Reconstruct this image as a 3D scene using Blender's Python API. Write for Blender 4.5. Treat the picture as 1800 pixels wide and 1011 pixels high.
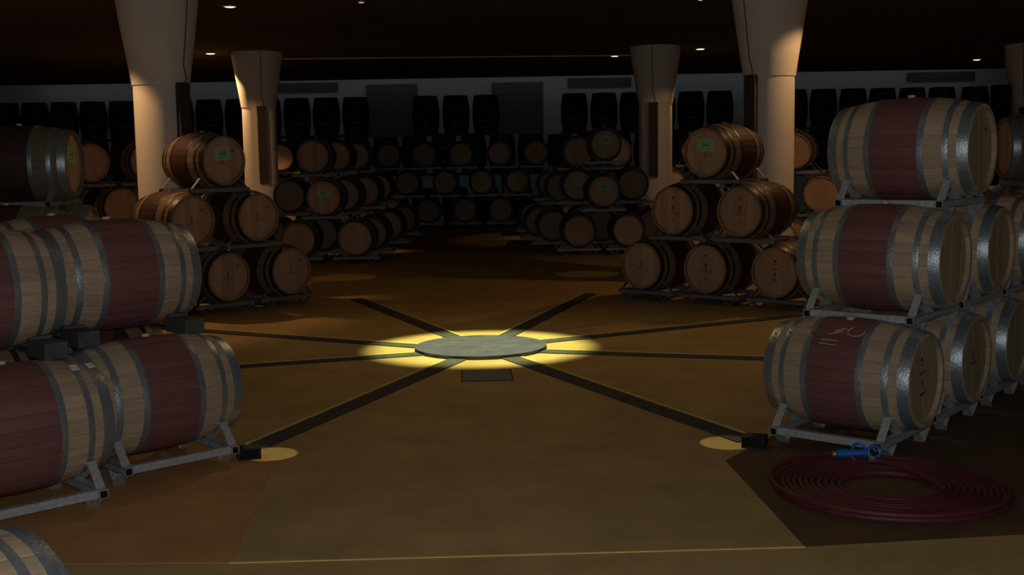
import bpy, math, random
from mathutils import Vector, Matrix
PI = math.pi
random.seed(7)
for o in list(bpy.data.objects): bpy.data.objects.remove(o)
SC = bpy.context.scene
C = SC.collection

# ------------------------------------------------------------------ camera, world, lights, exposure
cam_d = bpy.data.cameras.new('camera'); cam = bpy.data.objects.new('camera', cam_d); C.objects.link(cam)
cam_d.sensor_width = 36.0; cam_d.lens = 36.0 * 2045.67 / 1800.0
cam_d.clip_start = 0.05; cam_d.clip_end = 200
cam.matrix_world = Matrix.Translation((0, 0, 1.8557)) @ Matrix.Rotation(PI/2 - 0.11336, 4, 'X') @ Matrix.Rotation(-0.01713, 4, 'Z')
SC.camera = cam
SC.view_settings.view_transform = 'Standard'; SC.view_settings.look = 'None'
SC.view_settings.exposure = 0.0; SC.view_settings.gamma = 1.0
SC.view_settings.use_curve_mapping = False

w = bpy.data.worlds.new('world'); SC.world = w; w.use_nodes = True
w.node_tree.nodes['Background'].inputs[0].default_value = (0.5, 0.55, 0.6, 1)
w.node_tree.nodes['Background'].inputs[1].default_value = 0.0

WARM = (1.0, 0.55, 0.22)
def lamp(name, kind, loc, power, col, radius=0.05, cone=None, blend=0.3, target=None):
    d = bpy.data.lights.new(name, kind); d.energy = power; d.color = col
    d.shadow_soft_size = radius
    if kind == 'SPOT':
        d.spot_size = math.radians(cone); d.spot_blend = blend
    o = bpy.data.objects.new(name, d); C.objects.link(o); o.location = loc
    if target is not None:
        o.rotation_euler = (Vector(target) - Vector(loc)).to_track_quat('-Z', 'Y').to_euler()
    return o
FLASH = 240; CENTRE_SPOT = 1650; CENTRE_SPILL = 50
lamp('camera_flash', 'POINT', (-0.03, 0.02, 1.93), FLASH, (0.93, 0.97, 1.0), 0.03)
CZ = 4.07; WALL_FILL = 3
CEN = (-0.3117, 11.2213)

# ------------------------------------------------------------------ materials
def mat(name, col, rough=0.7, metal=0.0, spec=0.3, noise=None, bump=0.0, bscale=60, col2=None, stretch=(1, 1, 1), rnd=0.0):
    m = bpy.data.materials.new(name); m.use_nodes = True
    nt = m.node_tree; b = nt.nodes['Principled BSDF']
    b.inputs['Base Color'].default_value = (*col, 1); b.inputs['Roughness'].default_value = rough
    b.inputs['Metallic'].default_value = metal; b.inputs['Specular IOR Level'].default_value = spec
    tc = nt.nodes.new('ShaderNodeTexCoord'); mp = nt.nodes.new('ShaderNodeMapping')
    mp.inputs['Scale'].default_value = stretch
    nt.links.new(tc.outputs['Object'], mp.inputs[0])
    if noise:
        n = nt.nodes.new('ShaderNodeTexNoise'); n.inputs['Scale'].default_value = noise; n.inputs['Detail'].default_value = 6
        n.inputs['Roughness'].default_value = 0.65
        nt.links.new(mp.outputs[0], n.inputs['Vector'])
        r = nt.nodes.new('ShaderNodeValToRGB'); r.color_ramp.elements[0].position = 0.3; r.color_ramp.elements[1].position = 0.72
        r.color_ramp.elements[0].color = (*col, 1); r.color_ramp.elements[1].color = (*(col2 or [c * 1.35 for c in col]), 1)
        nt.links.new(n.outputs['Fac'], r.inputs[0]); last = r.outputs[0]
        if rnd:
            oi = nt.nodes.new('ShaderNodeObjectInfo'); mr = nt.nodes.new('ShaderNodeMapRange')
            mr.inputs['To Min'].default_value = 1 - rnd; mr.inputs['To Max'].default_value = 1 + rnd
            nt.links.new(oi.outputs['Random'], mr.inputs[0])
            hs = nt.nodes.new('ShaderNodeHueSaturation'); nt.links.new(mr.outputs[0], hs.inputs['Value']); nt.links.new(last, hs.inputs['Color']); last = hs.outputs[0]
        nt.links.new(last, b.inputs['Base Color'])
    if bump:
        n2 = nt.nodes.new('ShaderNodeTexNoise'); n2.inputs['Scale'].default_value = bscale; n2.inputs['Detail'].default_value = 4
        nt.links.new(mp.outputs[0], n2.inputs['Vector'])
        bp = nt.nodes.new('ShaderNodeBump'); bp.inputs['Strength'].default_value = bump; bp.inputs['Distance'].default_value = 0.01
        nt.links.new(n2.outputs['Fac'], bp.inputs['Height']); nt.links.new(bp.outputs[0], b.inputs['Normal'])
    return m

def oak(name, wood, wood2, wine, band=0.165):
    """oak staves along local X, wine-stained middle band, per-stave tone"""
    m = bpy.data.materials.new(name); m.use_nodes = True
    nt = m.node_tree; L = nt.links; N = nt.nodes.new; b = nt.nodes['Principled BSDF']
    b.inputs['Roughness'].default_value = 0.62; b.inputs['Specular IOR Level'].default_value = 0.28
    tc = N('ShaderNodeTexCoord'); sx = N('ShaderNodeSeparateXYZ'); L.new(tc.outputs['Object'], sx.inputs[0])
    oi = N('ShaderNodeObjectInfo')
    at = N('ShaderNodeMath'); at.operation = 'ARCTAN2'; L.new(sx.outputs['Y'], at.inputs[0]); L.new(sx.outputs['Z'], at.inputs[1])
    dv = N('ShaderNodeMath'); dv.operation = 'MULTIPLY_ADD'; dv.inputs[1].default_value = 28 / (2 * PI); dv.inputs[2].default_value = 0.5; L.new(at.outputs[0], dv.inputs[0])
    fl = N('ShaderNodeMath'); fl.operation = 'FLOOR'; L.new(dv.outputs[0], fl.inputs[0])
    ad = N('ShaderNodeMath'); ad.operation = 'MULTIPLY_ADD'; ad.inputs[1].default_value = 37.7; L.new(oi.outputs['Random'], ad.inputs[0]); L.new(fl.outputs[0], ad.inputs[2])
    wn = N('ShaderNodeTexWhiteNoise'); wn.noise_dimensions = '1D'; L.new(ad.outputs[0], wn.inputs['W'])
    mp = N('ShaderNodeMapping'); mp.inputs['Scale'].default_value = (1.2, 14, 14); L.new(tc.outputs['Object'], mp.inputs[0])
    cb = N('ShaderNodeCombineXYZ'); L.new(wn.outputs['Value'], cb.inputs[0]); 
    va = N('ShaderNodeVectorMath'); va.operation = 'MULTIPLY_ADD'; va.inputs[1].default_value = (40, 40, 40); L.new(cb.outputs[0], va.inputs[0]); L.new(mp.outputs[0], va.inputs[2])
    n = N('ShaderNodeTexNoise'); n.inputs['Scale'].default_value = 3.0; n.inputs['Detail'].default_value = 7; n.inputs['Roughness'].default_value = 0.7; L.new(va.outputs[0], n.inputs['Vector'])
    rp = N('ShaderNodeValToRGB'); rp.color_ramp.elements[0].position = 0.28; rp.color_ramp.elements[1].position = 0.75
    rp.color_ramp.elements[0].color = (*wood, 1); rp.color_ramp.elements[1].color = (*wood2, 1); L.new(n.outputs['Fac'], rp.inputs[0])
    rw = N('ShaderNodeValToRGB'); rw.color_ramp.elements[0].position = 0.25; rw.color_ramp.elements[1].position = 0.8
    rw.color_ramp.elements[0].color = (*[c * 0.75 for c in wine], 1); rw.color_ramp.elements[1].color = (*[c * 1.25 for c in wine], 1); L.new(n.outputs['Fac'], rw.inputs[0])
    ab = N('ShaderNodeMath'); ab.operation = 'ABSOLUTE'; L.new(sx.outputs['X'], ab.inputs[0])
    st = N('ShaderNodeMapRange'); st.inputs['From Min'].default_value = band - 0.004; st.inputs['From Max'].default_value = band + 0.004; L.new(ab.outputs[0], st.inputs[0])
    mx = N('ShaderNodeMix'); mx.data_type = 'RGBA'; L.new(st.outputs[0], mx.inputs[0]); L.new(rw.outputs[0], mx.inputs[6]); L.new(rp.outputs[0], mx.inputs[7])
    mr = N('ShaderNodeMapRange'); mr.inputs['To Min'].default_value = 0.84; mr.inputs['To Max'].default_value = 1.14; L.new(wn.outputs['Value'], mr.inputs[0])
    hs = N('ShaderNodeHueSaturation'); L.new(mr.outputs[0], hs.inputs['Value']); L.new(mx.outputs[2], hs.inputs['Color'])
    L.new(hs.outputs[0], b.inputs['Base Color'])
    bp = N('ShaderNodeBump'); bp.inputs['Strength'].default_value = 0.15; bp.inputs['Distance'].default_value = 0.01; L.new(n.outputs['Fac'], bp.inputs['Height']); L.new(bp.outputs[0], b.inputs['Normal'])
    return m

M = {}
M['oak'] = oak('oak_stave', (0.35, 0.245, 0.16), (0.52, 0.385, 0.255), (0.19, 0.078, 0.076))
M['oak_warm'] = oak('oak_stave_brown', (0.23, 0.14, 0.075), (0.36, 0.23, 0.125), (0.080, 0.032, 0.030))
M['oak_shaded'] = oak('oak_stave_shaded', (0.13, 0.088, 0.06), (0.22, 0.155, 0.105), (0.06, 0.03, 0.025))  # staves darkened to stand for shade on the two edge stacks
M['oak_dark'] = oak('oak_stave_dark', (0.045, 0.034, 0.026), (0.08, 0.058, 0.042), (0.035, 0.022, 0.02))  # darkest stave tone, used on the far rows
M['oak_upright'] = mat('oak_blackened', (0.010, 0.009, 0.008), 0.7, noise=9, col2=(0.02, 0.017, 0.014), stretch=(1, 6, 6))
M['head'] = mat('oak_head', (0.38, 0.225, 0.14), 0.65, noise=5, col2=(0.52, 0.325, 0.21), stretch=(1, 9, 1), rnd=0.13, bump=0.1)
M['head_near'] = mat('oak_head_pale', (0.27, 0.21, 0.115), 0.65, noise=5, col2=(0.40, 0.31, 0.18), stretch=(1, 9, 1), rnd=0.10, bump=0.1)
M['head_far'] = mat('oak_head_far', (0.30, 0.21, 0.14), 0.7, noise=5, col2=(0.44, 0.32, 0.21), stretch=(1, 9, 1), rnd=0.2)
M['hoop'] = mat('galvanised_hoop', (0.23, 0.27, 0.30), 0.34, metal=0.65, spec=0.5, noise=35, col2=(0.38, 0.43, 0.47), bump=0.25, bscale=90)
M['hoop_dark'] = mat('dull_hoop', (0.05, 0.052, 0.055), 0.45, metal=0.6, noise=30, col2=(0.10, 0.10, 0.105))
M['rack'] = mat('galvanised_tube', (0.30, 0.32, 0.33), 0.5, metal=0.35, spec=0.5, noise=38, col2=(0.56, 0.58, 0.58), bump=0.2, bscale=70)
M['tube_dark'] = mat('tube_inside', (0.006, 0.006, 0.006), 0.9, noise=8)
M['bung'] = mat('silicone_bung', (0.42, 0.36, 0.27), 0.5, noise=10)
M['ink'] = mat('branded_ink', (0.035, 0.02, 0.015), 0.8, noise=40)
M['green'] = mat('green_paper', (0.26, 0.50, 0.30), 0.7, noise=18, col2=(0.36, 0.60, 0.40))
M['chalk'] = mat('chalk', (0.42, 0.36, 0.34), 0.9, noise=50)
M['floor'] = mat('ochre_concrete', (0.40, 0.262, 0.108), 0.6, spec=0.3, noise=1.7, col2=(0.60, 0.41, 0.175), bump=0.22, bscale=45)
M['floor_red'] = mat('rust_concrete', (0.46, 0.225, 0.085), 0.66, spec=0.22, noise=2.2, col2=(0.64, 0.34, 0.135), bump=0.12, bscale=45)
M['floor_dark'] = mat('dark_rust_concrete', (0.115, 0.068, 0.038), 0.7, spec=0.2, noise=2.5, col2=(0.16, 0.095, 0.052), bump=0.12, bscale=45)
M['edge'] = mat('ochre_joint_lit_edge', (0.62, 0.47, 0.14), 0.6, noise=20)
M['slate'] = mat('slate_strip', (0.045, 0.043, 0.042), 0.75, noise=12, col2=(0.085, 0.08, 0.075), bump=0.3, bscale=60)
M['stone'] = mat('grey_stone', (0.050, 0.050, 0.085), 0.9, spec=0.1, noise=5, col2=(0.115, 0.112, 0.175), bump=0.5, bscale=30, stretch=(1, 3, 1))
M['hatch'] = mat('grey_hatch', (0.20, 0.20, 0.21), 0.6, noise=14, col2=(0.27, 0.27, 0.28))
M['wall'] = mat('white_plaster', (0.66, 0.70, 0.72), 0.9, spec=0.1, noise=1.5, col2=(0.74, 0.78, 0.80), bump=0.05)
M['ceil'] = mat('brown_ceiling', (0.10, 0.09, 0.072), 0.95, spec=0.05, noise=3, col2=(0.135, 0.12, 0.098), bump=0.2)
M['column'] = mat('white_column', (0.72, 0.68, 0.64), 0.7, spec=0.25, noise=2, col2=(0.78, 0.74, 0.70), bump=0.06)
M['slot'] = mat('brown_slot_panel', (0.055, 0.043, 0.034), 0.6, noise=8, col2=(0.075, 0.06, 0.048))
M['cable'] = mat('cable', (0.05, 0.045, 0.04), 0.7, noise=10)
M['shutter'] = mat('olive_shutter', (0.20, 0.21, 0.17), 0.7, noise=6, col2=(0.25, 0.26, 0.21))
M['vent'] = mat('grey_vent', (0.13, 0.135, 0.135), 0.7, noise=6)
M['hose'] = mat('red_hose', (0.085, 0.016, 0.021), 0.55, spec=0.3, noise=14, col2=(0.125, 0.026, 0.032), bump=0.1)
M['blue'] = mat('blue_plastic', (0.01, 0.10, 0.36), 0.4, spec=0.5, noise=10, col2=(0.015, 0.14, 0.46))
M['steel'] = mat('steel', (0.5, 0.5, 0.5), 0.3, metal=0.9, noise=20)
M['rack_dark'] = mat('galvanised_tube_dark', (0.15, 0.155, 0.155), 0.5, metal=0.3, spec=0.5, noise=38, col2=(0.28, 0.28, 0.28))  # darker tube tone for racks of all but near-tier barrels
M['board'] = mat('shelf_timber', (0.05, 0.04, 0.03), 0.8, noise=6, stretch=(1, 8, 8))
M['block'] = mat('dark_block', (0.05, 0.055, 0.053), 0.7, noise=16, col2=(0.09, 0.095, 0.09))
M['black'] = mat('black_metal', (0.012, 0.012, 0.012), 0.6, noise=12)
M['marking'] = mat('white_marking', (0.62, 0.62, 0.60), 0.6, noise=12)
def emis(name, col, s):
    m = bpy.data.materials.new(name); m.use_nodes = True; nt = m.node_tree
    b = nt.nodes['Principled BSDF']; b.inputs['Base Color'].default_value = (0.8, 0.7, 0.5, 1)
    b.inputs['Emission Color'].default_value = (*col, 1); b.inputs['Emission Strength'].default_value = s
    return m
M['lens'] = emis('lit_lens', (1.0, 0.72, 0.38), 5.0)
M['lens_white'] = emis('lit_lens_white', (1.0, 0.85, 0.72), 1.3)
M['lens_dim'] = emis('lit_lens_dim', (0.9, 0.9, 0.95), 0.5)

# ------------------------------------------------------------------ mesh helpers
class MB:
    def __init__(s): s.v = []; s.f = []; s.mi = []
    def add(s, vs, fs, mi=0):
        b = len(s.v); s.v += [tuple(v) for v in vs]; s.f += [tuple(i + b for i in f) for f in fs]; s.mi += [mi] * len(fs)
    def box(s, c, d, rot=None, mi=0):
        vs = []
        for x in (-.5, .5):
            for y in (-.5, .5):
                for z in (-.5, .5):
                    p = Vector((x * d[0], y * d[1], z * d[2]))
                    if rot is not None: p = rot @ p
                    vs.append((p.x + c[0], p.y + c[1], p.z + c[2]))
        s.add(vs, [(0, 1, 3, 2), (4, 6, 7, 5), (0, 4, 5, 1), (2, 3, 7, 6), (0, 2, 6, 4), (1, 5, 7, 3)], mi)
    def bar(s, a, b, wd, th, up=(0, 0, 1), mi=0):
        a = Vector(a); b = Vector(b); d = b - a; x = d.normalized(); y = Vector(up).cross(x)
        if y.length < 1e-4: y = Vector((1, 0, 0)).cross(x)
        y.normalize(); z = x.cross(y)
        R = Matrix((x, y, z)).transposed()
        s.box((a + b) / 2, (d.length, wd, th), R, mi)
    def revolve(s, prof, n=32, axis='X', mi=0, a0=0, a1=2 * PI, caps=False):
        full = abs(a1 - a0 - 2 * PI) < 1e-6; m = n if full else n + 1; vs = []
        for (t, r) in prof:
            for i in range(m):
                a = a0 + (a1 - a0) * i / n; c, q = math.cos(a) * r, math.sin(a) * r
                vs.append((t, q, c) if axis == 'X' else (c, q, t))
        fs = []
        for j in range(len(prof) - 1):
            for i in range(n):
                k = (i + 1) % m; fs.append((j * m + i, j * m + k, (j + 1) * m + k, (j + 1) * m + i))
        s.add(vs, fs, mi)
    def tube(s, pts, r, n=8, mi=0, closed=False):
        vs = []; P = [Vector(p) for p in pts]
        for i, p in enumerate(P):
            d = (P[min(i + 1, len(P) - 1)] - P[max(i - 1, 0)]).normalized()
            u = d.cross(Vector((0, 0, 1)))
            if u.length < 1e-3: u = Vector((1, 0, 0))
            u.normalize(); q = u.cross(d)
            for k in range(n):
                a = 2 * PI * k / n; vs.append(p + r * (math.cos(a) * u + math.sin(a) * q))
        fs = [(j * n + k, j * n + (k + 1) % n, (j + 1) * n + (k + 1) % n, (j + 1) * n + k) for j in range(len(P) - 1) for k in range(n)]
        fs += [tuple(range(n)), tuple((len(P) - 1) * n + k for k in range(n))]
        s.add(vs, fs, mi)
    def mesh(s, name, mats, smooth=False):
        me = bpy.data.meshes.new(name); me.from_pydata(s.v, [], s.f)
        for m in (mats if isinstance(mats, (list, tuple)) else [mats]): me.materials.append(M[m])
        me.polygons.foreach_set('material_index', s.mi)
        me.update()
        import bmesh
        b = bmesh.new(); b.from_mesh(me); bmesh.ops.recalc_face_normals(b, faces=b.faces); b.to_mesh(me); b.free()
        if smooth:
            me.polygons.foreach_set('use_smooth', [True] * len(me.polygons))
            me.set_sharp_from_angle(angle=math.radians(35))
        return me
def ob(name, me, parent=None, loc=None, rot=None):
    o = bpy.data.objects.new(name, me); C.objects.link(o)
    if parent: o.parent = parent
    if loc: o.location = loc
    if rot: o.rotation_euler = rot
    return o
def marking(o, label, cat, group=None):
    o['label'] = label; o['category'] = cat
    if group: o['group'] = group
    return o
def thing(name, label, cat, loc, rotz=0, group=None):
    o = bpy.data.objects.new(name, None); C.objects.link(o); o.location = loc; o.rotation_euler = (0, 0, rotz)
    o.empty_display_size = 0.1
    return marking(o, label, cat, group)
def struct(name, mb, m):
    o = ob(name, mb.mesh(name, m)); o['kind'] = 'structure'; return o

# ------------------------------------------------------------------ room shell
X0, X1, Y0, Y1 = -16.0, 16.0, -3.0, 33.6
b = MB(); b.box(((X0 + X1) / 2, (Y0 + Y1) / 2, -0.1), (X1 - X0, Y1 - Y0, 0.2)); struct('floor', b, 'floor')
b = MB(); b.box(((X0 + X1) / 2, (Y0 + Y1) / 2, CZ + 0.1), (X1 - X0, Y1 - Y0, 0.2)); struct('ceiling', b, 'ceil')
b = MB(); b.box(((X0 + X1) / 2, Y1 + 0.1, CZ / 2), (X1 - X0, 0.2, CZ)); struct('wall_back', b, 'wall')
b = MB(); b.box((X0 - 0.1, (Y0 + Y1) / 2, CZ / 2), (0.2, Y1 - Y0, CZ)); struct('wall_left', b, 'wall')
b = MB(); b.box((X1 + 0.1, (Y0 + Y1) / 2, CZ / 2), (0.2, Y1 - Y0, CZ)); struct('wall_right', b, 'wall')
b = MB(); b.box(((X0 + X1) / 2, Y0 - 0.1, CZ / 2), (X1 - X0, 0.2, CZ)); struct('wall_front', b, 'wall')
b = MB(); b.bar((-5.2, 26.2, CZ - 0.012), (3.4, 26.9, CZ - 0.012), 0.05, 0.024); struct('trim_1', b, 'column')

def poly(pts, z0, z1):
    b = MB(); n = len(pts)
    b.add([(x, y, z0) for x, y in pts] + [(x, y, z1) for x, y in pts],
          [tuple(range(n)), tuple(range(n, 2 * n))] + [(i, (i + 1) % n, n + (i + 1) % n, n + i) for i in range(n)])
    return b
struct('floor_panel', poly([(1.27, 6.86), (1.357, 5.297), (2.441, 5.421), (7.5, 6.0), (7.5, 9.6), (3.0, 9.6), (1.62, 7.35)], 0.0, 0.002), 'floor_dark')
struct('floor_panel', poly([(-1.47, 7.04), (-1.326, 5.214), (-2.139, 5.238), (-7.5, 5.35), (-7.5, 9.6), (-3.0, 9.6), (-1.72, 7.3)], 0.0, 0.002), 'floor_red')
b = MB(); b.bar((-1.33, 5.213, 0.002), (1.357, 5.296, 0.002), 0.014, 0.004); struct('trim_2', b, 'edge')

# radial strips
STR = [((-0.591, 11.78), (-2.06, 15.251)), ((-0.107, 11.727), (1.039, 15.373)), ((-0.942, 11.284), (-3.9, 12.86)),
       ((-0.919, 10.824), (-3.3, 10.07)), ((-0.536, 10.437), (-1.66, 7.42)), ((-0.011, 10.519), (1.50, 7.32)),
       ((0.279, 11.432), (3.9, 13.33)), ((0.317, 10.857), (3.0, 10.06))]
for i, (p, q) in enumerate(STR):
    p = Vector((*p, 0)); q = Vector((*q, 0)); d = (q - p).normalized(); s = Vector((-d.y, d.x, 0))
    p0 = p - d * 0.12
    b = MB(); b.bar(p0 + Vector((0, 0, .003)), q + Vector((0, 0, .003)), 0.165, 0.012)
    o = struct('trim_%d' % (3 + i), b, 'slate')
    e = MB()
    sg = 1 if s.y > 0 else -1
    e.bar(p + s * sg * 0.098 + Vector((0, 0, .004)), q + s * sg * 0.098 + Vector((0, 0, .004)), 0.03, 0.018)  # bright ochre strip stands for the lit, worn far edge of the channel
    eo = ob('lit_edge', e.mesh('lit_edge', 'edge'), o)

# centre disc : two half slabs
t = thing('stone_disc', 'round grey stone disc set in the floor under the spotlight', 'floor disc', (CEN[0], CEN[1] - 0.1, 0.0))
for k in (0, 1):
    n = 24; a0 = -PI / 2 + k * PI; pts = []
    for i in range(n + 1):
        a = a0 + PI * i / n; pts.append((0.635 * math.cos(a) + (0.0006 if k == 0 else -0.0006), 0.635 * math.sin(a)))
    ob('slab', poly(pts, 0.0, 0.034).mesh('slab', 'stone'), t)
# hatch
t = thing('floor_hatch', 'grey rectangular floor hatch just in front of the stone disc', 'hatch', (-0.225, 9.715, 0), 0.04)
b = MB(); b.box((0, 0, 0.004), (0.40, 0.44, 0.008)); ob('plate', b.mesh('plate', 'hatch'), t)
b = MB()
for c, d in (((0, .235, .003), (.43, .012, .009)), ((0, -.235, .003), (.43, .012, .009)), ((.21, 0, .003), (.012, .46, .009)), ((-.21, 0, .003), (.012, .46, .009))): b.box(c, d)
ob('frame', b.mesh('frame', 'slate'), t)
# boxes at the near strip ends
for x, y, rz, side in ((-1.665, 7.12, 0.33, 'left'), (1.515, 7.19, -0.42, 'right')):
    t = thing('channel_box', 'small black open box on the floor at the near %s strip end' % side, 'box', (x, y, 0), rz)
    b = MB()
    for c, d in (((0, 0, .005), (.14, .13, .01)), ((-.065, 0, .035), (.01, .13, .07)), ((.065, 0, .035), (.01, .13, .07)), ((0, .06, .035), (.14, .01, .07)), ((0, 0, .068), (.14, .13, .006))): b.box(c, d)
    ob('casing', b.mesh('casing', 'black'), t)
    b = MB(); b.box((0, -0.055, .036), (.12, .004, .058)); ob('opening', b.mesh('opening', 'tube_dark'), t)

# ------------------------------------------------------------------ columns
def column(x, y, rz_face, label, joint, power_cap=0):
    t = thing('column', label, 'column', (x, y, 0))
    b = MB(); b.revolve([(0, .35), (joint, .35)], 48, 'Z'); b.revolve([(0, .37), (.12, .37), (.12, .35)], 48, 'Z'); ob('shaft', b.mesh('shaft', 'column', True), t)
    b = MB(); b.revolve([(joint - .02, .352), (joint - .02, .362), (joint + .25, .40), (joint + .7, .47), (CZ - .02, .535), (CZ - .001, .535)], 48, 'Z')
    ob('flared_capital', b.mesh('flared_capital', 'column', True), t)
    r = Matrix.Rotation(rz_face, 3, 'Z'); b = MB(); c = r @ Vector((.35, 0, (joint + 1.35) / 2)); b.box(c, (.11, .19, joint - 1.35), r)
    so = ob('slot_panel', b.mesh('slot_panel', 'slot'), t); so['label'] = 'dark brown upright strip box'
    pts = [r @ Vector((.37, 0.02, joint - .03)), r @ Vector((.40, 0.05, joint + .06)), r @ Vector((.405, 0, joint + .22)), r @ Vector((.477, 0, joint + .7)), r @ Vector((.543, 0, CZ - .02))]
    b = MB(); b.tube(pts, .007, 6); ob('cable', b.mesh('cable', 'cable', True), t)
def face(x, y): return math.atan2(CEN[1] - y, CEN[0] - x)
COL = [(-4.476, 15.2, 2.84, 'white flared column behind the left three-high barrel pyramid, largest on the left'),
       (-5.246, 24.7, 2.95, 'smaller far white flared column on the left of the hall'),
       (3.647, 16.5, 2.90, 'white flared column behind the right three-high barrel pyramid, largest on the right'),
       (3.10, 24.9, 2.90, 'smaller far white flared column on the right of the hall'),
       (11.45, 25.9, 2.70, 'far white flared column cut by the right edge of the photo')]
for x, y, j, l in COL: column(x, y, face(x, y) + (.26 if x < -4 and y < 16 else -.3 if 3.5 < x < 4 else 0), l, j)

# ------------------------------------------------------------------ ceiling lamps
def downlight(x, y, label, lens='lens', power=60, cone=120, col=WARM, r=0.10, blend=0.25, rad=0.05, aim=None):
    t = thing('ceiling_downlight', label, 'lamp', (x, y, CZ), 0, None)
    b = MB(); b.revolve([(0, r), (0, r + .035), (-.012, r + .035), (-.022, r + .01), (-.012, r - .002), (-.0, r - .002)], 24, 'Z'); ob('trim_ring', b.mesh('trim_ring', 'steel', True), t)
    b = MB(); b.revolve([(-.004, .0005), (-.03, .0005), (-.026, r * .6), (-.014, r - .003), (-.004, r - .003)], 24, 'Z'); ob('lens', b.mesh('lens', lens, True), t)
    if power:
        o = lamp('bulb', 'SPOT', (x, y, CZ - .06), power, col, rad, cone, blend, (aim if aim else (x, y, 0)))
        o.parent = t; o.matrix_parent_inverse = t.matrix_world.inverted(); 
        bpy.context.view_layer.update(); o.location = (0, 0, -.06)
    return t
downlight(-6.178, 24.578, 'lit ceiling downlight left of the far left column', power=260, cone=84, aim=(-5.5, 24.6, 0))
downlight(-4.008, 17.182, 'pale lit ceiling downlight above and left, nearest the top edge', 'lens_white', power=10, r=.09)
downlight(2.43, 26.9, 'lit ceiling downlight left of the far right column', power=24, cone=75, aim=(1.9, 26.2, 0))
downlight(4.144, 25.481, 'lit ceiling downlight between the two right columns', power=85, cone=84, aim=(3.5, 25.2, 0))
downlight(11.878, 29.941, 'lit ceiling downlight at far right above the wall grille', power=30)
downlight(2.814, 17.3, 'faint white ceiling downlight at the top edge, left of the near right column', 'lens_dim', power=0, r=.04)
downlight(-2.077, 16.93, 'faint white ceiling fitting at the top edge, right of the near left column', 'lens_dim', power=0, r=.05)
# lamps just above the frame
downlight(-5.75, 14.35, 'warm ceiling downlight beside the near left column', power=180, cone=98)
downlight(-6.2, 20.3, 'ceiling downlight hidden behind the near left column', power=150, cone=26, blend=.4, aim=(-5.35, 24.7, 1.9))
downlight(4.75, 20.8, 'ceiling downlight hidden behind the near right column', power=60, cone=30, blend=.4, aim=(3.25, 24.9, 1.9))
downlight(4.95, 15.65, 'warm ceiling downlight beside the near right column', power=92, cone=134)
downlight(-0.32, 11.18, 'centre ceiling spotlight above the stone disc', power=CENTRE_SPOT, cone=33.5, blend=.5, col=(.93, 1.0, .40), rad=.03)
o = lamp('spill', 'SPOT', (-0.32, 11.18, CZ - .10), CENTRE_SPILL, (1.0, .68, .30), .12, 150, .55, (-0.32, 9.2, 0))
downlight(-1.55, 7.2, 'ceiling spotlight above the near left strip end', power=190, cone=5.0, blend=.08, col=(1.0, .88, .45), rad=.008, aim=(-1.55, 7.2, 0))
downlight(1.36, 7.29, 'ceiling spotlight above the near right strip end', power=190, cone=5.0, blend=.08, col=(1.0, .88, .45), rad=.008, aim=(1.36, 7.29, 0))
downlight(-2.05, 16.1, 'ceiling spotlight before the far left barrel rows', power=40, cone=13, blend=.1, col=(1.0, .5, .15), rad=.01, aim=(-2.62, 18.1, 0))
downlight(1.5, 16.1, 'ceiling spotlight before the far right barrel rows', power=22, cone=13, blend=.1, col=(1.0, .75, .35), rad=.01, aim=(1.19, 17.95, 0))
# light strip and housing added under the ceiling to brighten the back wall
t = thing('added_wall_light', 'added ceiling light strip brightening the back wall', 'lamp', (0, 32.75, CZ))
b = MB(); b.box((0, 0, -.03), (27, .10, .06)); ob('housing', b.mesh('housing', 'black'), t)
ld = bpy.data.lights.new('wall_fill_light', 'AREA'); ld.shape = 'RECTANGLE'; ld.size = 26.5; ld.size_y = .04; ld.energy = WALL_FILL; ld.color = (.82, .92, 1.0)
lo = bpy.data.objects.new('wall_fill_light', ld); C.objects.link(lo); lo.location = (0, 32.81, CZ - .05); lo.rotation_euler = (math.radians(75), 0, 0)

# ------------------------------------------------------------------ back wall fittings
def wy(): return Y1
for i, (xa, xb) in enumerate(((-4.04, -2.62), (-0.46, 0.96))):
    t = thing('roller_shutter', ('left' if i == 0 else 'right') + ' olive slatted shutter high on the back wall', 'shutter', ((xa + xb) / 2, Y1, 2.45))
    W = xb - xa; H = 1.44
    b = MB()
    for c, d in (((0, -.03, H / 2), (W, .02, H)), ((-W / 2, -.04, H / 2), (.05, .08, H)), ((W / 2, -.04, H / 2), (.05, .08, H)), ((0, -.04, H), (W, .08, .05)), ((0, -.04, 0), (W, .08, .05))): b.box(c, d)
    ob('frame', b.mesh('frame', 'shutter'), t)
    b = MB()
    for k in range(16): b.box((0, -.055, .05 + k * .0865), (W - .06, .02, .07), Matrix.Rotation(.3, 3, 'X'))
    s = ob('slats', b.mesh('slats', 'shutter'), t); s['kind'] = 'stuff'
for xa, xb, z, n in ((-6.55, -4.87, 3.86, 'left, beside the left shutter'), (1.69, 3.48, 3.86, 'right of the two shutters'), (11.35, 13.25, 3.86, 'at the far right corner')):
    t = thing('wall_grille', 'long dark air grille on the back wall ' + n, 'grille', ((xa + xb) / 2, Y1, z))
    W = xb - xa; b = MB()
    for c, d in (((0, -.03, 0), (W, .04, .24)), ((0, -.06, .12), (W, .06, .025)), ((0, -.06, -.12), (W, .06, .025)), ((-W / 2, -.06, 0), (.025, .06, .24)), ((W / 2, -.06, 0), (.025, .06, .24))): b.box(c, d)
    ob('frame', b.mesh('frame', 'vent'), t)
    b = MB()
    for k in range(4): b.box((0, -.065, -.075 + k * .05), (W - .04, .03, .012))
    s = ob('slats', b.mesh('slats', 'vent'), t); s['kind'] = 'stuff'
t = thing('wall_cabinet', 'tall dark cabinet beside the column at the right edge', 'cabinet', (10.83, 25.9, 0))
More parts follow.
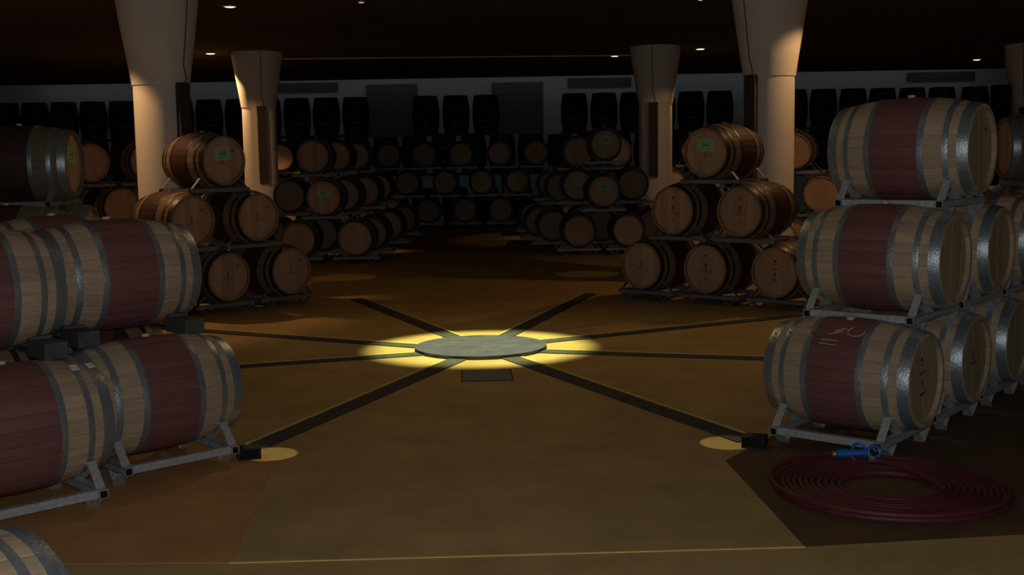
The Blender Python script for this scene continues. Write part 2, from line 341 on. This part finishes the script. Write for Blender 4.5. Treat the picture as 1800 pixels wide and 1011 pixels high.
b = MB(); b.box((0, 0, 1.6), (.34, .3, 3.2)); b.box((0, 0, .05), (.38, .34, .1)); ob('casing', b.mesh('casing', 'black'), t)
b = MB(); b.box((0, -.155, 1.7), (.29, .012, 2.9)); d_ = ob('door', b.mesh('door', 'black'), t)
b = MB(); b.box((.11, -.17, 1.5), (.015, .02, .14)); ob('handle', b.mesh('handle', 'steel'), d_)

# ------------------------------------------------------------------ barrel meshes
LH = 0.475
def R(x): return 0.35 - 0.06 * (x / LH) ** 2
XS = [-LH + 2 * LH * i / 14 for i in range(15)]
NS = 28
def stave_mb():
    b = MB(); h = PI / NS * 0.982
    vs = []; n = len(XS)
    for x in XS:
        r = R(x); ri = r - 0.026
        for a, q in ((-h, r - .0016), (-h * .8, r), (0, r + .0008), (h * .8, r), (h, r - .0016), (h, ri), (-h, ri)):
            vs.append((x, q * math.sin(a), q * math.cos(a)))
    fs = [(j * 7 + k, j * 7 + (k + 1) % 7, (j + 1) * 7 + (k + 1) % 7, (j + 1) * 7 + k) for j in range(n - 1) for k in range(7)]
    fs += [tuple(range(7)), tuple((n - 1) * 7 + k for k in range(7))]
    b.add(vs, fs); return b
def body_mb(ns=NS):
    b = MB(); vs = []; prof = [(-LH + .03, -.026), (-LH, -.024)] + [(x, 0) for x in XS] + [(LH, -.024), (LH - .03, -.026)]
    ang = []
    for i in range(ns):
        c = 2 * PI * i / ns; h = PI / ns
        ang += [(c - h * .96, 0), (c + h * .96, 0), (c + h, -.003)]
    m = len(ang)
    for x, dr in prof:
        for a, g in ang:
            r = R(x) + dr + g; vs.append((x, r * math.sin(a), r * math.cos(a)))
    fs = [(j * m + k, j * m + (k + 1) % m, (j + 1) * m + (k + 1) % m, (j + 1) * m + k) for j in range(len(prof) - 1) for k in range(m)]
    b.add(vs, fs); return b
def hoop_mb(xa, xb, n=48):
    b = MB(); pr = []
    q = [xa + (xb - xa) * i / 3 for i in range(4)]
    pr = [(q[0], R(q[0]) - .001), (q[0], R(q[0]) + .0035)] + [(x, R(x) + .004) for x in q[1:3]] + [(q[3], R(q[3]) + .0035), (q[3], R(q[3]) - .001)]
    b.revolve(pr, n, 'X')
    # rivets at the overlap
    xm = (xa + xb) / 2
    for a in (0.55, 0.68):
        r = R(xm) + .005; b.box((xm, r * math.sin(a), r * math.cos(a)), (.012, .012, .006), Matrix.Rotation(-a, 3, 'X'))
    return b
HX = [(0.405, 0.472), (0.315, 0.352), (0.160, 0.198)]
def board_mb(k, nb=6, rad=0.268, x=LH - 0.032, th=.016):
    """one vertical head board, k of nb, clipped to the circle"""
    wd = 2 * rad / nb; y0 = -rad + k * wd + .0003; y1 = y0 + wd - .0006; pts = []
    m = 6
    for i in range(m + 1):
        y = y0 + (y1 - y0) * i / m; pts.append((y, math.sqrt(max(rad * rad - y * y, 0))))
    for i in range(m, -1, -1):
        y = y0 + (y1 - y0) * i / m; pts.append((y, -math.sqrt(max(rad * rad - y * y, 0))))
    pts = [(y, z if abs(z) > 1e-6 else 0.004 * (1 if i <= m else -1)) for i, (y, z) in enumerate(pts)]
    b = MB(); n = len(pts); xx = x + (k % 2) * .0015
    b.add([(xx, y, z) for y, z in pts] + [(xx - th, y, z) for y, z in pts], [tuple(range(n)), tuple(range(n, 2 * n))] + [(i, (i + 1) % n, n + (i + 1) % n, n + i) for i in range(n)])
    return b
def head_mb():
    b = MB()
    for k in range(6):
        q = board_mb(k); b.add(q.v, q.f)
    return b
ME = {}
for key, om, hm, hd in (('shaded', 'oak_shaded', 'hoop', 'head'), ('near', 'oak', 'hoop', 'head_near'), ('mid', 'oak_warm', 'hoop_dark', 'head'), ('far', 'oak_dark', 'hoop_dark', 'head_far')):
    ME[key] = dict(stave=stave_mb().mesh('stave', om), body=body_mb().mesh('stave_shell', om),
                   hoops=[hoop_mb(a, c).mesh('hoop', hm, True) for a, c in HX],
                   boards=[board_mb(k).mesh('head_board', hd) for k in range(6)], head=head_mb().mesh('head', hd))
b = MB(); b.revolve([(.345, .024), (.357, .026), (.366, .024), (.366, .0005)], 16, 'Z'); BUNG = b.mesh('bung', 'bung', True)
XF = LH - 0.032 + 0.0022   # face of the head boards
def stamp_mb(kind):
    b = MB(); q = lambda y, z, w_, h_: b.box((XF + .0008, y, z), (.0016, w_, h_))
    if kind == 'figure':      # slender upright mark over a thin line of print
        q(0, .03, .006, .07); q(0, .045, .02, .012); q(0, .005, .012, .02)
        for i in range(11):
            q(-.055 + i * .011, -.03, .006, .009 if i % 3 else .013)
    elif kind == 'crest':
        q(0, .05, .03, .022); q(0, .025, .016, .02); q(0, .0, .03, .008); q(0, .16, .03, .018); q(.0, .14, .018, .008); q(0, -.12, .024, .014); q(0.008, -.15, .014, .01)
        for i in range(13): q(-.066 + i * .011, -.03, .006, .008 if i % 4 else .012)
    elif kind == 'brand':
        q(0, .13, .026, .026)
        for i in range(3): q(-.014 + i * .014, .095, .009, .008)
        for i in range(9): q(-.045 + i * .011, .045, .007, .014 if i % 2 else .009)
        q(0, -.02, .006, .075); q(0, -.02, .022, .012)
        for i in range(9): q(-.04 + i * .010, -.085, .007, .010 if i % 3 else .014)
    elif kind == 'dot':
        q(.14, .12, .018, .026); q(.115, .12, .018, .008)
    return b
STAMP = {k: stamp_mb(k).mesh('stamp', 'ink') for k in ('figure', 'crest', 'brand', 'dot')}
b = MB(); b.box((XF + .001, 0, .085), (.002, .205, .15)); GREEN = b.mesh('paper_label', 'green')
b = MB()
for i, (a, l) in enumerate(((.13, .12), (.108, .15), (.085, .09), (.062, .13), (.04, .1))):
    b.box((XF + .0028, -.005 + .01 * (i % 2), a), (.0012, l, .004 if i != 2 else .012))
SCRIB = b.mesh('printed_lines', 'ink')

# rack (local x = barrel axis, y = row direction); z = 0 is 0.45 below the barrel axis
def rail_mb():
    b = MB(); W = .82; w_ = .05
    for c, d in (((0, 0, .022), (.05, W, .004)), ((0, 0, -.022), (.05, W, .004)), ((.023, 0, 0), (.004, W, .046)), ((-.023, 0, 0), (.004, W, .046))): b.box(c, d)
    b.box((0, W / 2 - .012, 0), (.044, .003, .042), mi=1); b.box((0, -W / 2 + .012, 0), (.044, .003, .042), mi=1)
    return b
RAIL = rail_mb().mesh('rail', ['rack', 'tube_dark']); RAIL2 = rail_mb().mesh('rail', ['rack_dark', 'tube_dark'])
b = MB(); b.box((0, 0, 0), (.70, .045, .045)); CROSS = b.mesh('cross_bar', 'rack'); CROSS2 = b.mesh('cross_bar', 'rack_dark')
b = MB(); b.bar((0, .10, .125), (0, .275, .285), .065, .008, (1, 0, 0)); b.bar((0, .275, .285), (0, .375, .128), .065, .008, (1, 0, 0))
# bar() makes its width perpendicular to 'up': rebuild so the plate is wide along x
def plate(b, p, q, wd, th):
    p = Vector(p); q = Vector(q); d = (q - p); x = d.normalized(); y = Vector((1, 0, 0)); z = x.cross(y)
    b.box((p + q) / 2, (d.length, wd, th), Matrix((x, y, z)).transposed())
b = MB(); plate(b, (0, .105, .128), (0, .262, .25), .075, .008); plate(b, (0, .262, .25), (0, .372, .125), .05, .008); CRAD = b.mesh('cradle', 'rack'); CRAD2 = b.mesh('cradle', 'rack_dark')
b = MB(); plate(b, (0, .35, .08), (0, .255, .004), .07, .008); plate(b, (0, .255, .004), (0, .175, .08), .05, .008); FOOT = b.mesh('foot', 'rack'); FOOT2 = b.mesh('foot', 'rack_dark')

CNT = {}
def rack(x, y, z, ang, label, group=None, dark=False):
    """x, y, z = barrel centre"""
    rl, cr, cd, ft = (RAIL2, CROSS2, CRAD2, FOOT2) if dark else (RAIL, CROSS, CRAD, FOOT)
    t = thing('barrel_rack', label, 'rack', (x, y, z - .45), ang, group)
    for s in (-1, 1):
        ob('rail', rl, t, (s * .34, 0, .10))
        ob('cross_bar', cr, t, (0, s * .36, .10))
        for q in (-1, 1):
            ob('cradle', cd, t, (s * .34, 0, 0), (0, 0, PI if q < 0 else 0))
            ob('foot', ft, t, (s * .34, 0, 0), (0, 0, PI if q < 0 else 0))
    return t
def blocks(x, y, z, ang, label):
    t = thing('support_blocks', label, 'blocks', (x, y, z), ang)
    for sx in (-1, 1):
        for sy in (-1, 1):
            b = MB(); b.box((0, 0, 0), (.13, .26, .095)); b.box((0, -.105 * sy, .05), (.13, .05, .03))
            ob('block', b.mesh('block', 'block'), t, (sx * .34, sy * .29, -.332))
        b = MB(); b.box((0, 0, 0), (.05, .34, .012)); ob('tie_bar', b.mesh('tie_bar', 'block'), t, (sx * .34, 0, -.374))
    return t
def barrel(x, y, z, ang, tier, label, group=None, stamp=None, green=False, roll=0.0, rk=True, cat='barrel', staves=None, rl=None, bung=True):
    """lying barrel; local +X points to the shown head"""
    S = ME[tier]
    t = bpy.data.objects.new('wine_barrel', None); C.objects.link(t)
    t.matrix_world = Matrix.Translation((x, y, z)) @ Matrix.Rotation(ang, 4, 'Z') @ Matrix.Rotation(roll, 4, 'X')
    marking(t, label, cat, group)
    if tier in ('near', 'shaded') or staves:
        for i in range(NS): ob('stave', S['stave'], t, None, (2 * PI * i / NS, 0, 0))
    else: ob('stave_shell', S['body'], t)
    for h in S['hoops']:
        ob('hoop', h, t); ob('hoop', h, t, None, (0, 0, PI))
    if tier == 'far':
        ob('head', S['head'], t)
    else:
        for m in S['boards']: ob('head_board', m, t)
    ob('head', S['head'], t, None, (0, 0, PI))
    if bung: ob('bung', BUNG, t)
    if stamp:
        for s_ in stamp.split('+'):
            so = ob('stamp', STAMP[s_], t); so['label'] = 'dark branded mark and small print'
    if green:
        g = ob('paper_label', GREEN, t); g['label'] = 'green paper label'; ob('printed_lines', SCRIB, g)
    if rk: rack(x, y, z, ang, 'steel rack under ' + (rl or label), None, tier != 'near')
    return t

D = math.radians
S_, P_ = .909, .698
def rowpos(o, ang, k, t, ax=0, c1=.45, P=P_, S=S_):
    return (o[0] - math.sin(ang) * k * S + math.cos(ang) * ax, o[1] + math.cos(ang) * k * S + math.sin(ang) * ax, c1 + P * t)

# ---- right foreground stack (heads turned outward to the right)
A = D(-39.9); O = (2.149, 7.263)
RF = [(0, 0, 'bottom front barrel with chalk scrawl on its wine-red band'), (1, 0, 'second bottom barrel behind the chalk-marked one'),
      (2, 0, 'third bottom barrel, cut by the right edge'), (3, 0, 'last bottom barrel, beyond the right edge'),
      (.5, 1, 'middle-tier red-banded barrel above the chalk-marked one'), (1.5, 1, 'second middle-tier barrel, half hidden by the first'),
      (2.5, 1, 'third middle-tier barrel at the right edge'), (1, 2, 'red-banded oak barrel alone on top')]
for k, tt, l in RF:
    x, y, z = rowpos(O, A, k, tt)
    near = (k, tt) in ((0, 0), (.5, 1), (1, 2), (1, 0), (1.5, 1), (2, 0), (2.5, 1))
    t = barrel(x, y, z, A, 'near', 'right foreground stack, ' + l, 'right foreground barrels',
               stamp={(0, 0): 'brand', (1, 0): 'figure', (1, 2): 'dot'}.get((k, tt)), roll={(0, 0): .12, (.5, 1): -.06, (1, 2): .05}.get((k, tt), .03),
               rl={(0, 0): 'chalk-marked barrel at the right', (1, 0): 'second bottom barrel at the right', (2, 0): 'third bottom barrel at the right', (3, 0): 'last bottom barrel at the right',
                   (.5, 1): 'front middle-tier barrel at the right', (1.5, 1): 'second middle-tier barrel at the right', (2.5, 1): 'third middle-tier barrel at the right', (1, 2): 'topmost barrel at the right'}[(k, tt)])
    if (k, tt) == (0, 0):
        ch = MB()
        def cp(xx, a): r = R(xx) + .0035; return (xx, r * math.sin(a), r * math.cos(a))
        # toward the camera the belly angle is negative y
        for st in ([(-.10, -.78), (.01, -.80)], [(-.10, -.70), (.01, -.71)], [(-.06, -.58), (.02, -.48)], [(-.03, -.50), (.03, -.40), (.05, -.46)],
                   [(.07, -.36), (.05, -.44), (.06, -.54), (.10, -.58), (.14, -.54), (.155, -.46), (.15, -.40)]):
            ch.tube([cp(*q) for q in st], .003, 5)
        co = ob('chalk_marks', ch.mesh('chalk_marks', 'chalk'), t); co['label'] = 'white chalk scrawl'
# ---- left foreground double stack
A = D(43); 
LF = [(-2.225, 6.994, .45, 'red-banded bottom barrel beside the floor strip'), (-2.845, 7.659, .45, 'hidden bottom barrel behind the strip-side one'), (-3.465, 8.324, .45, 'rearmost bottom barrel, hidden'),
      (-2.535, 7.327, 1.148, 'upper red-banded barrel above the strip-side one'), (-3.155, 7.992, 1.148, 'upper barrel behind, only its red top showing'),
      (-2.713, 6.091, .45, 'lower barrel cut by the left edge'), (-3.333, 6.756, .45, 'hidden bottom barrel behind the nearest lower one'), (-3.953, 7.42, .45, 'rear hidden bottom barrel at the left'),
      (-3.07, 6.46, 1.148, 'upper barrel cut by the left edge'), (-3.69, 7.125, 1.148, 'upper barrel with red top at the left edge')]
for i, (x, y, z, l) in enumerate(LF):
    t = barrel(x, y, z, A, 'near' if i in (0, 3, 4, 5, 8, 9) else 'mid', 'left foreground stack, ' + l, 'left foreground barrels', roll=random.uniform(-.08, .08), rl='left foreground ' + l, rk=z < 1)
    if i == 5:
        for hx, a_ in ((.44, -.30), (.334, -.42)):
            tb = MB(); rr = R(hx) + .007; tb.box((hx, rr * math.sin(a_), rr * math.cos(a_)), (.04, .055, .003), Matrix.Rotation(-a_, 3, 'X'))  # flat white rectangle laid on each of two hoops
            to = ob('marking', tb.mesh('marking', 'marking'), t); to['label'] = 'small white rectangle on the hoop'
    if z > 1: blocks(x, y, z, A, 'dark blocks under ' + 'left foreground ' + l)
barrel(-1.785, 3.08, .45, D(55), 'near', 'oak barrel at the lower left corner of the photo, only its hooped end visible', None, rl='corner barrel at the lower left')
# ---- left wedge stack behind (only its top barrel clearly seen)
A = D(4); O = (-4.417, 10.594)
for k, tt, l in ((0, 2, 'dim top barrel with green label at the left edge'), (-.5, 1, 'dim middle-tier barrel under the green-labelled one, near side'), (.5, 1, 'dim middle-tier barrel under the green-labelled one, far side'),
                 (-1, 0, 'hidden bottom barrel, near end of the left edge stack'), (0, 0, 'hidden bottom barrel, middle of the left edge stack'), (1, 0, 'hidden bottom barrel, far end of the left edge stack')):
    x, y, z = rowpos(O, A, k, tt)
    barrel(x, y, z, A, 'shaded', l, 'left edge stack', green=(tt == 2), rl=l)
# ---- right wedge stack behind
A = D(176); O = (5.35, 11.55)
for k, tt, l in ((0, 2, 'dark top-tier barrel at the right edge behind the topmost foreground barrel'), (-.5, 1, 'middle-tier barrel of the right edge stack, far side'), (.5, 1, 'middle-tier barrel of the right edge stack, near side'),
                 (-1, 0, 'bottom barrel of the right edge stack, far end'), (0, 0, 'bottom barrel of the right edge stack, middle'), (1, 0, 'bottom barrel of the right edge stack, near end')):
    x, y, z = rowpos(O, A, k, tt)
    barrel(x, y, z, A, 'shaded', l, 'right edge stack', rl=l)
# ---- left pyramid (heads face the centre)
A = D(-44.3); O = (-3.747, 14.313)
for k, tt, l, st, g in ((0, 0, 'bottom-row barrel at the left of the visible pair', 'figure+dot', 0), (1, 0, 'bottom-row barrel at the right end', 'figure+dot', 0), (-1, 0, 'bottom-row barrel hidden behind the foreground', 'dot', 0),
                        (-.5, 1, 'middle-row left barrel', 'figure+dot', 0), (.5, 1, 'middle-row right barrel', 'figure+dot', 0), (0, 2, 'top barrel with green label', 'figure+dot', 1)):
    x, y, z = rowpos(O, A, k, tt)
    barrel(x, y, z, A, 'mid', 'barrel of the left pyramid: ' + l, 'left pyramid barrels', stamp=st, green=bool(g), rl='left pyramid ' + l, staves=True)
# ---- right pyramid
A = D(-129); O = (1.917, 14.897)
for k, tt, l, st, g in ((0, 0, 'bottom-row left barrel', 'figure', 0), (1, 0, 'bottom-row centre barrel', 'crest', 0), (2, 0, 'bottom-row right barrel', 'brand', 0),
                        (.5, 1, 'middle-row left barrel', 'crest', 0), (1.5, 1, 'middle-row right barrel', 'crest', 0), (1, 2, 'top barrel with green label', 'figure', 1)):
    x, y, z = rowpos(O, A, k, tt)
    barrel(x, y, z, A, 'mid', 'barrel of the right pyramid: ' + l, 'right pyramid barrels', stamp=st, green=bool(g), rl='right pyramid ' + l, staves=True)

# ---- far rows : (x at face distance d, tier z) heads face the camera
K = 2045.67
def far_row(face_d, items, where, ang=-PI / 2, tier='far', grp=None):
    """items: (x metres at the heads, z, short label, options)"""
    for x, z, l, opt in items:
        cx = x - math.cos(ang) * LH; cy = face_d - math.sin(ang) * LH
        barrel(cx, cy, z, ang, opt.get('tier', tier), l + where, grp, green=opt.get('g', False), rl=l + where, stamp=opt.get('s'))
z1, z2, z3 = .45, 1.17, 1.89
def px(p, d): return (p - 900) * d / K * 1.0
d = 20.3
far_row(d, [(px(525, d), z1, 'bottom barrel at the left', {'tier': 'mid'}), (px(625, d), z1, 'bottom barrel at the right', {'tier': 'mid'}), (px(572, d), z2, 'upper barrel with green label', {'tier': 'mid', 'g': True}),
            (px(434, d), z1, 'hidden bottom barrel', {})], ', front row, far left block', grp='far left block, front row')
d = 21.65
far_row(d, [(px(480, d), z1, 'hidden bottom-left barrel', {}), (px(568, d), z1, 'bottom barrel between two front ones', {}), (px(654, d), z1, 'right bottom barrel', {}),
            (px(512, d), z2, 'left middle-tier barrel', {}), (px(608, d), z2, 'right middle-tier barrel', {}), (px(556, d), z3, 'large top-tier barrel', {'tier': 'mid'})], ', second row, far left block', grp='far left block, second row')
d = 23.9
far_row(d, [(px(605, d), z1, 'left bottom barrel', {}), (px(684, d), z1, 'right bottom barrel', {}), (px(645, d), z2, 'right middle-tier barrel', {}), (px(562, d), z2, 'left middle-tier barrel', {}), (px(597, d), z3, 'top-tier barrel', {})], ', third row, far left block', grp='far left block, third row')
d = 26.4
far_row(d, [(px(640, d), z1, 'left bottom barrel', {}), (px(710, d), z1, 'right bottom barrel', {}), (px(668, d), z2, 'right middle-tier barrel', {}), (px(598, d), z2, 'left middle-tier barrel', {}), (px(632, d), z3, 'right top-tier barrel', {}),
            (px(500, d), z3, 'left top-tier barrel beside the far column', {}), (px(535, d), z2, 'middle-tier barrel under the column-side one', {}), (px(462, d), z2, 'middle-tier barrel hidden by the column', {}),
            (px(430, d), z1, 'bottom barrel left of the column', {}), (px(502, d), z1, 'bottom barrel right of the column', {}), (px(571, d), z1, 'bottom barrel, third from the column', {})], ', rear row, far left block', grp='far left block, rear row')
d = 21.3
far_row(d, [(px(1020, d), z1, 'left bottom barrel', {}), (px(1107, d), z1, 'right bottom barrel', {}), (px(1064, d), z2, 'upper barrel with green label', {'g': True})], ', front row, far right block', grp='far right block, front row')
d = 22.7
far_row(d, [(px(974, d), .47, 'left bottom barrel', {}), (px(1060, d), .47, 'centre bottom barrel', {}), (px(1150, d), .47, 'right bottom barrel', {}),
            (px(1019, d), 1.25, 'left middle-tier barrel with green label', {'g': True}), (px(1115, d), 1.25, 'right middle-tier barrel', {}), (px(1068, d), 2.03, 'top barrel with green label', {'g': True})], ', second row, far right block', grp='far right block, second row')
d = 24.6
far_row(d, [(px(950, d), z1, 'left bottom barrel', {}), (px(1027, d), z1, 'centre bottom barrel', {}), (px(1086, d), z1, 'right bottom barrel', {}), (px(988, d), z2, 'left middle-tier barrel', {}), (px(1060, d), z2, 'right middle-tier barrel', {}),
            (px(1019, d), z3, 'left top-tier barrel with lit rim', {'tier': 'mid'}), (px(1087, d), z3, 'right top-tier barrel with lit rim', {'tier': 'mid'})], ', third row, far right block', grp='far right block, third row')
d = 26.9
far_row(d, [(px(940, d), z1, 'left bottom barrel', {}), (px(1010, d), z1, 'second bottom barrel', {}), (px(972, d), z2, 'left middle-tier barrel', {}), (px(1152, d), z1, 'third bottom barrel', {}), (px(1221, d), z1, 'fourth bottom barrel', {}), (px(1290, d), z1, 'right bottom barrel', {}),
            (px(1186, d), z2, 'third middle-tier barrel', {}), (px(1256, d), z2, 'right middle-tier barrel', {}), (px(1222, d), z3, 'top-tier barrel right of the column', {})], ', rear row, far right block', grp='far right block, rear row')
# back rows facing the aisle
d = 30.0
ordn = ['first', 'second', 'third', 'fourth', 'fifth', 'sixth', 'seventh', 'eighth', 'ninth', 'tenth']
for z, xs, tn in ((.46, (690, 755, 820, 883, 947), 'bottom'), (1.18, (655, 720, 786, 850, 913, 978), 'middle'), (1.90, (688, 751, 815, 882, 946), 'top')):
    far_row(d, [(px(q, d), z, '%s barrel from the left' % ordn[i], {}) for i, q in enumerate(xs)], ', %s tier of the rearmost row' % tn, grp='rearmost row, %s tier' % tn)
# outlying pyramids beyond the near columns
for O, a, nm, ks in (((-6.75, 18.4), D(-50), 'behind the near left column', ((-1, 0, 'first bottom barrel'), (0, 0, 'second bottom barrel'), (1, 0, 'third bottom barrel'), (2, 0, 'fourth bottom barrel'),
                      (-.5, 1, 'first middle-tier barrel'), (.5, 1, 'second middle-tier barrel'), (1.5, 1, 'third middle-tier barrel'), (0, 2, 'left top barrel'), (1, 2, 'right top barrel'))),
                     ((4.75, 19.4), D(-110), 'behind the near right column', ((-1, 0, 'first bottom barrel'), (0, 0, 'second bottom barrel'), (1, 0, 'third bottom barrel'),
                      (-.5, 1, 'first middle-tier barrel'), (.5, 1, 'second middle-tier barrel'), (0, 2, 'top barrel')))):
    for k, tt, l in ks:
        x, y, z = rowpos(O, a, k, tt)
        barrel(x, y, z, a, 'mid', l + ', dim stack ' + nm, 'stack ' + nm, rl=l + ', stack ' + nm)

# ---- upright barrels ranged along the back wall
b = MB(); sc = 1.05
def up_mesh():
    b = MB(); prof = [(-LH, .262), (-LH, .29)] + [(x, R(x)) for x in XS] + [(LH, .29), (LH, .262), (LH - .03, .26), (LH - .03, .0005)]
    ang = 28; b.revolve([(z * sc + LH * sc, r * sc) for z, r in prof], ang, 'Z')
    for a, c in HX:
        for s in (-1, 1):
            q = sorted((a * s, c * s)); b.revolve([(q[0] * sc + LH * sc, (R(q[0]) - .001) * sc), (q[0] * sc + LH * sc, (R(q[0]) + .005) * sc), (q[1] * sc + LH * sc, (R(q[1]) + .005) * sc), (q[1] * sc + LH * sc, (R(q[1]) - .001) * sc)], 28, 'Z', 1)
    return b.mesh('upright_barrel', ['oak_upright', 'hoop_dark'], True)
UP = up_mesh(); YU = 31.7
GR = [('far left of the hall', [-13.55, -12.76, -11.98, -11.20, -10.42, -9.64, -8.86]), ('left, behind the far left column', [-8.08, -7.30, -6.52, -5.94 + .2, -4.98 + .04, -4.16]),
      ('between the two shutters', [-2.24, -1.43, -.62]), ('right of the right shutter', [1.76, 2.56, 3.34, 4.12, 4.90, 5.68]), ('far right of the hall', [7.68, 8.47, 9.27, 10.06, 10.86, 11.66, 12.55])]
GR[1] = ('around the far left column', [-8.08, -7.29, -6.50, -5.71, -5.30 + .38, -4.13])
tiers = (.33, 1.40, 2.47)
for nm, xs in GR:
    for i, x in enumerate(xs):
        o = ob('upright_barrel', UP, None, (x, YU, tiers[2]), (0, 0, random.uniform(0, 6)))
        marking(o, 'upright black barrel, top tier %s, %s from left' % (nm, ordn[i]), 'barrel', 'upright barrels, top tier')
    t = ob('shelf_board', None); 
    bpy.data.objects.remove(t)
    b = MB(); b.box(((xs[0] + xs[-1]) / 2, YU, tiers[2] - .035), (xs[-1] - xs[0] + .7, .74, .06)); marking(ob('shelf_board', b.mesh('shelf_board', 'board')), 'dark boards under the upper upright barrels, ' + nm, 'shelf')
tens = ['', '', 'twenty', 'thirty']
low = ['', 'first', 'second', 'third', 'fourth', 'fifth', 'sixth', 'seventh', 'eighth', 'ninth', 'tenth', 'eleventh', 'twelfth', 'thirteenth', 'fourteenth', 'fifteenth', 'sixteenth', 'seventeenth', 'eighteenth', 'nineteenth']
def nth(n): return low[n] if n < 20 else ({2: 'twentieth', 3: 'thirtieth'}[n // 10] if n % 10 == 0 else tens[n // 10] + '-' + low[n % 10])
for i in range(35):
    x = -13.55 + i * .785
    o = ob('upright_barrel', UP, None, (x, YU, tiers[1]), (0, 0, random.uniform(0, 6)))
    marking(o, 'dark upright barrel on the deck, lower tier, %s from the left end' % nth(i + 1), 'barrel', 'upright barrels, lower tier')
for i in range(16):
    x = -7.0 + 3.4 * (i // 4) + .455 + .83 * (i % 4)
    o = ob('upright_barrel', UP, None, (x, YU, .001), (0, 0, random.uniform(0, 6)))
    marking(o, 'dark upright barrel on the floor under the wall platform, %s from the left' % nth(i + 1), 'barrel', 'upright barrels on the floor')
t = thing('storage_platform', 'dark timber platform carrying the upright barrels along the back wall', 'platform', (-.2, YU, 0))
b = MB(); b.box((0, 0, tiers[1] - .035), (27.6, .78, .06)); ob('deck', b.mesh('deck', 'board'), t)
b = MB(); b.box((0, 0, (tiers[1] - .065) / 2), (.08, .08, tiers[1] - .065)); lg = b.mesh('post', 'board')
for i in range(9):
    for sy in (-1, 1): ob('post', lg, t, (-13.6 + i * 3.4, sy * .33, 0))

# ------------------------------------------------------------------ hose
t = thing('coiled_hose', 'dark red hose coiled flat on the floor at the lower right', 'hose', (2.045, 6.20, 0.002))
b = MB(); pts = []; N = 11; r0, r1 = .25, .625
for i in range(N * 48 + 1):
    a = 2 * PI * i / 48; r = r0 + (r1 - r0) * i / (N * 48)
    pts.append((r * math.cos(a) + .006 * math.sin(3 * a + i * .01), r * math.sin(a), .018 + .003 * math.sin(a * 1.7)))
b.tube(pts, .0165, 8); ob('hose_coil', b.mesh('hose_coil', 'hose', True), t)
# last loop lying on top of the coil, ending at the blue fitting
b = MB(); pts = []
for i in range(60):
    u = i / 59; a = -.6 - u * 3.9; r = .615 + .02 * math.sin(u * PI)
    z = .05
    pts.append((r * math.cos(a), r * math.sin(a), z))
ax, ay = pts[-1][0], pts[-1][1]
fx, fy = -.17, .50
for i in range(1, 9):
    u = i / 8; pts.append((ax + (fx - ax) * u, ay + (fy - ay) * u - .02 * math.sin(u * PI), .05 + .02 * u))
b.tube(pts, .0165, 8); ob('hose_end', b.mesh('hose_end', 'hose', True), t)
b = MB(); b.tube([(.03, .38, .065), (.09, .34, .06), (.15, .25, .055), (.20, .13, .048), (.24, 0.0, .045), (.25, -.12, .04)], .0165, 8); ob('hose_tail', b.mesh('hose_tail', 'hose', True), t)
b = MB(); b.tube([(.015, .395, .066), (.04, .372, .064)], .02, 10); f1 = ob('ferrule', b.mesh('ferrule', 'steel', True), t)
b = MB(); b.tube([(-.175, .50, .07), (-.155, .50, .07)], .021, 10); ob('ferrule', b.mesh('ferrule', 'steel', True), t)
t = thing('hose_fitting', 'blue plastic hose valve with a ring handle lying on the red coil', 'valve', (2.175, 6.165, 0.002))
b = MB(); b.tube([(-.28, .535, .072), (-.22, .535, .073), (-.215, .535, .073)], .027, 14); b.tube([(-.215, .535, .073), (-.12, .53, .076)], .022, 14); b.tube([(-.125, .53, .076), (-.09, .528, .076)], .03, 14)
ob('valve_body', b.mesh('valve_body', 'blue', True), t)
def torus(c, R_, r_, nx, tilt):
    b = MB(); vs = []; rot = Matrix.Rotation(tilt[0], 3, 'X') @ Matrix.Rotation(tilt[1], 3, 'Y')
    for i in range(24):
        a = 2 * PI * i / 24
        for k in range(8):
            q = 2 * PI * k / 8; p = rot @ Vector(((R_ + r_ * math.cos(q)) * math.cos(a), (R_ + r_ * math.cos(q)) * math.sin(a), r_ * math.sin(q)))
            vs.append((p.x + c[0], p.y + c[1], p.z + c[2]))
    b.add(vs, [(i * 8 + k, i * 8 + (k + 1) % 8, ((i + 1) % 24) * 8 + (k + 1) % 8, ((i + 1) % 24) * 8 + k) for i in range(24) for k in range(8)])
    return b
r_ = ob('ring_handle', torus((-.07, .495, .09), .034, .011, 0, (1.25, 0)).mesh('ring_handle', 'blue', True), t); r_['label'] = 'bright blue ring handle'
ob('lever_loop', torus((-.14, .565, .088), .036, .009, 0, (.9, 0)).mesh('lever_loop', 'blue', True), t)
b = MB(); b.tube([(-.20, .51, .06), (-.19, .47, .05)], .007, 8); ob('pin', b.mesh('pin', 'steel', True), t)
